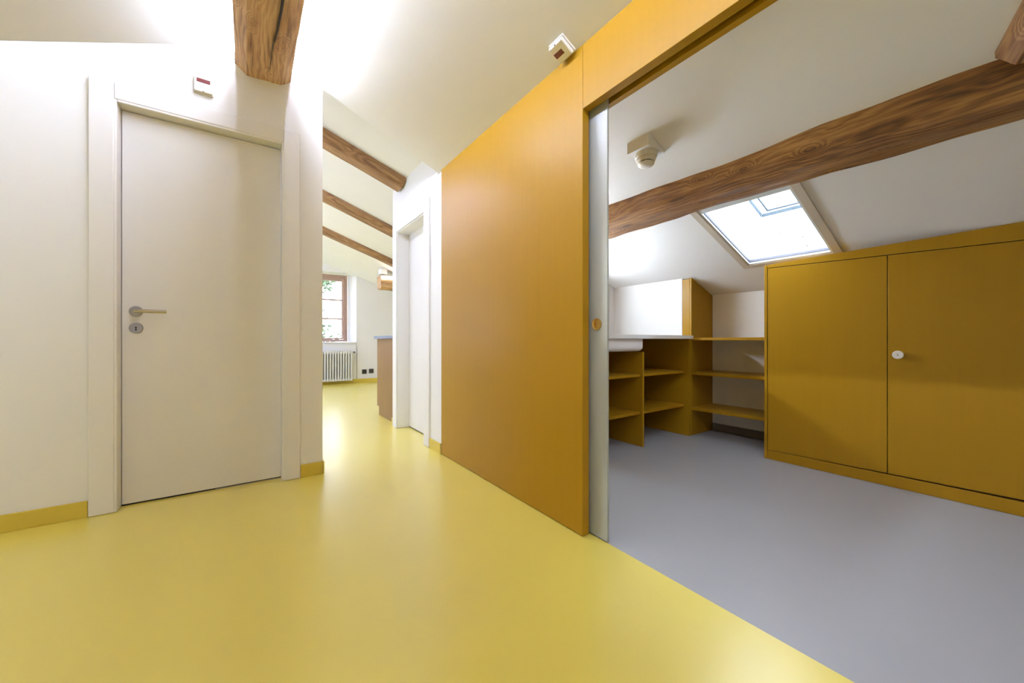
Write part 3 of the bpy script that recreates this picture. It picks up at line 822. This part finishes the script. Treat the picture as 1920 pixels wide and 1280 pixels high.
# sockets
s1 = thing('power_socket', 'dark grey socket with round insert between radiator and kitchen unit', 'socket', (1.985, 8.2, .225), 'dark plates on the end wall')
B('cover_plate', M['socket'], s1, (1.938, 2.032, 8.186, 8.1995, .178, .272), bevel=.004)
bm = bmesh.new(); lathe(bm, [(.026, 0), (.030, 0), (.030, .004), (.026, .004)], 28, Matrix.Translation((1.985, 8.1858, .225)) @ Matrix.Rotation(math.radians(90), 4, 'X'))
link('insert_ring', bm, M['black'], s1, smooth=True)
s2 = thing('blank_plate', 'dark grey blank wall plate nearest the kitchen unit', 'socket', (2.125, 8.2, .232), 'dark plates on the end wall')
B('cover_plate', M['socket'], s2, (2.078, 2.172, 8.186, 8.1995, .185, .279), bevel=.004)
B('insert', M['socket'], s2, (2.095, 2.155, 8.183, 8.1858, .202, .262), bevel=.002)

# ------------------------------------------------------------------ beam stub at the right of the far room
st = thing('tie_beam', 'squared timber stub with lit top near the far wall, behind the narrow door wall', 'beam', (2.4, 6.75, 1.78))
pr = [(-.12, .23), (-.12, .03), (-.09, 0), (.09, 0), (.12, .03), (.12, .23)]
rough_beam('timber', M['wood_ridge'], (1.885, 6.75, 1.785), (3.395, 6.75, 1.785), pr, n=30, jit=.004, seed=21, parent=st)
B('plaster_block', M['wall'], st, (1.90, 2.0, 6.66, 6.85, 2.05, far_roof(2.0) - .001), bevel=.004)
B('led_strip', M['led_far'], st, (1.89, 3.0, 6.618, 6.626, 1.955, 2.005))

# ------------------------------------------------------------------ garden behind the window
struct(B('ground_outside', M['ground'], None, (-8, 12, 9.2, 24, -3.2, -3.0)))
tr = thing('garden_tree', 'pale leafy tree outside beyond the far window', 'tree', (1.25, 13.5, -3.0))
rnd = random.Random(4)
bm = bmesh.new()
tube(bm, [(1.25, 13.5, -3.0), (1.3, 13.5, -1), (1.2, 13.45, .6), (1.3, 13.5, 2.2), (1.25, 13.6, 3.6)], [.16, .13, .10, .06, .02], 10)
link('trunk', bm, M['bark'], tr, smooth=True)
tips = []
for k in range(16):
    z = rnd.uniform(-.4, 3.2); a_ = rnd.uniform(0, 6.28); l_ = rnd.uniform(.9, 2.1)
    p0 = Vector((1.27, 13.5, z)); p1 = p0 + Vector((math.cos(a_) * l_, math.sin(a_) * l_, rnd.uniform(.1, .7)))
    bm = bmesh.new(); tube(bm, [p0, p0.lerp(p1, .5) + Vector((0, 0, .08)), p1], [.035, .022, .006], 6)
    link('branch', bm, M['bark'], tr); tips += [p0.lerp(p1, t) for t in (.35, .5, .65, .8, .95)]
bm = bmesh.new()
for k in range(4200):
    p = rnd.choice(tips) + Vector((rnd.gauss(0, .22), rnd.gauss(0, .22), rnd.gauss(0, .2)))
    a = Vector((rnd.gauss(0, 1), rnd.gauss(0, 1), rnd.gauss(0, 1))).normalized(); b = a.orthogonal().normalized()
    s_ = rnd.uniform(.06, .12)
    v = [bm.verts.new(q) for q in (p - a * s_, p + b * s_ * .45 + Vector((0, 0, .006)), p + a * s_, p - b * s_ * .45 + Vector((0, 0, .006)))]
    bm.faces.new((v[0], v[1], v[2])); bm.faces.new((v[0], v[2], v[3]))
fo = link('foliage', bm, M['leaf'], tr); fo['kind'] = 'stuff'
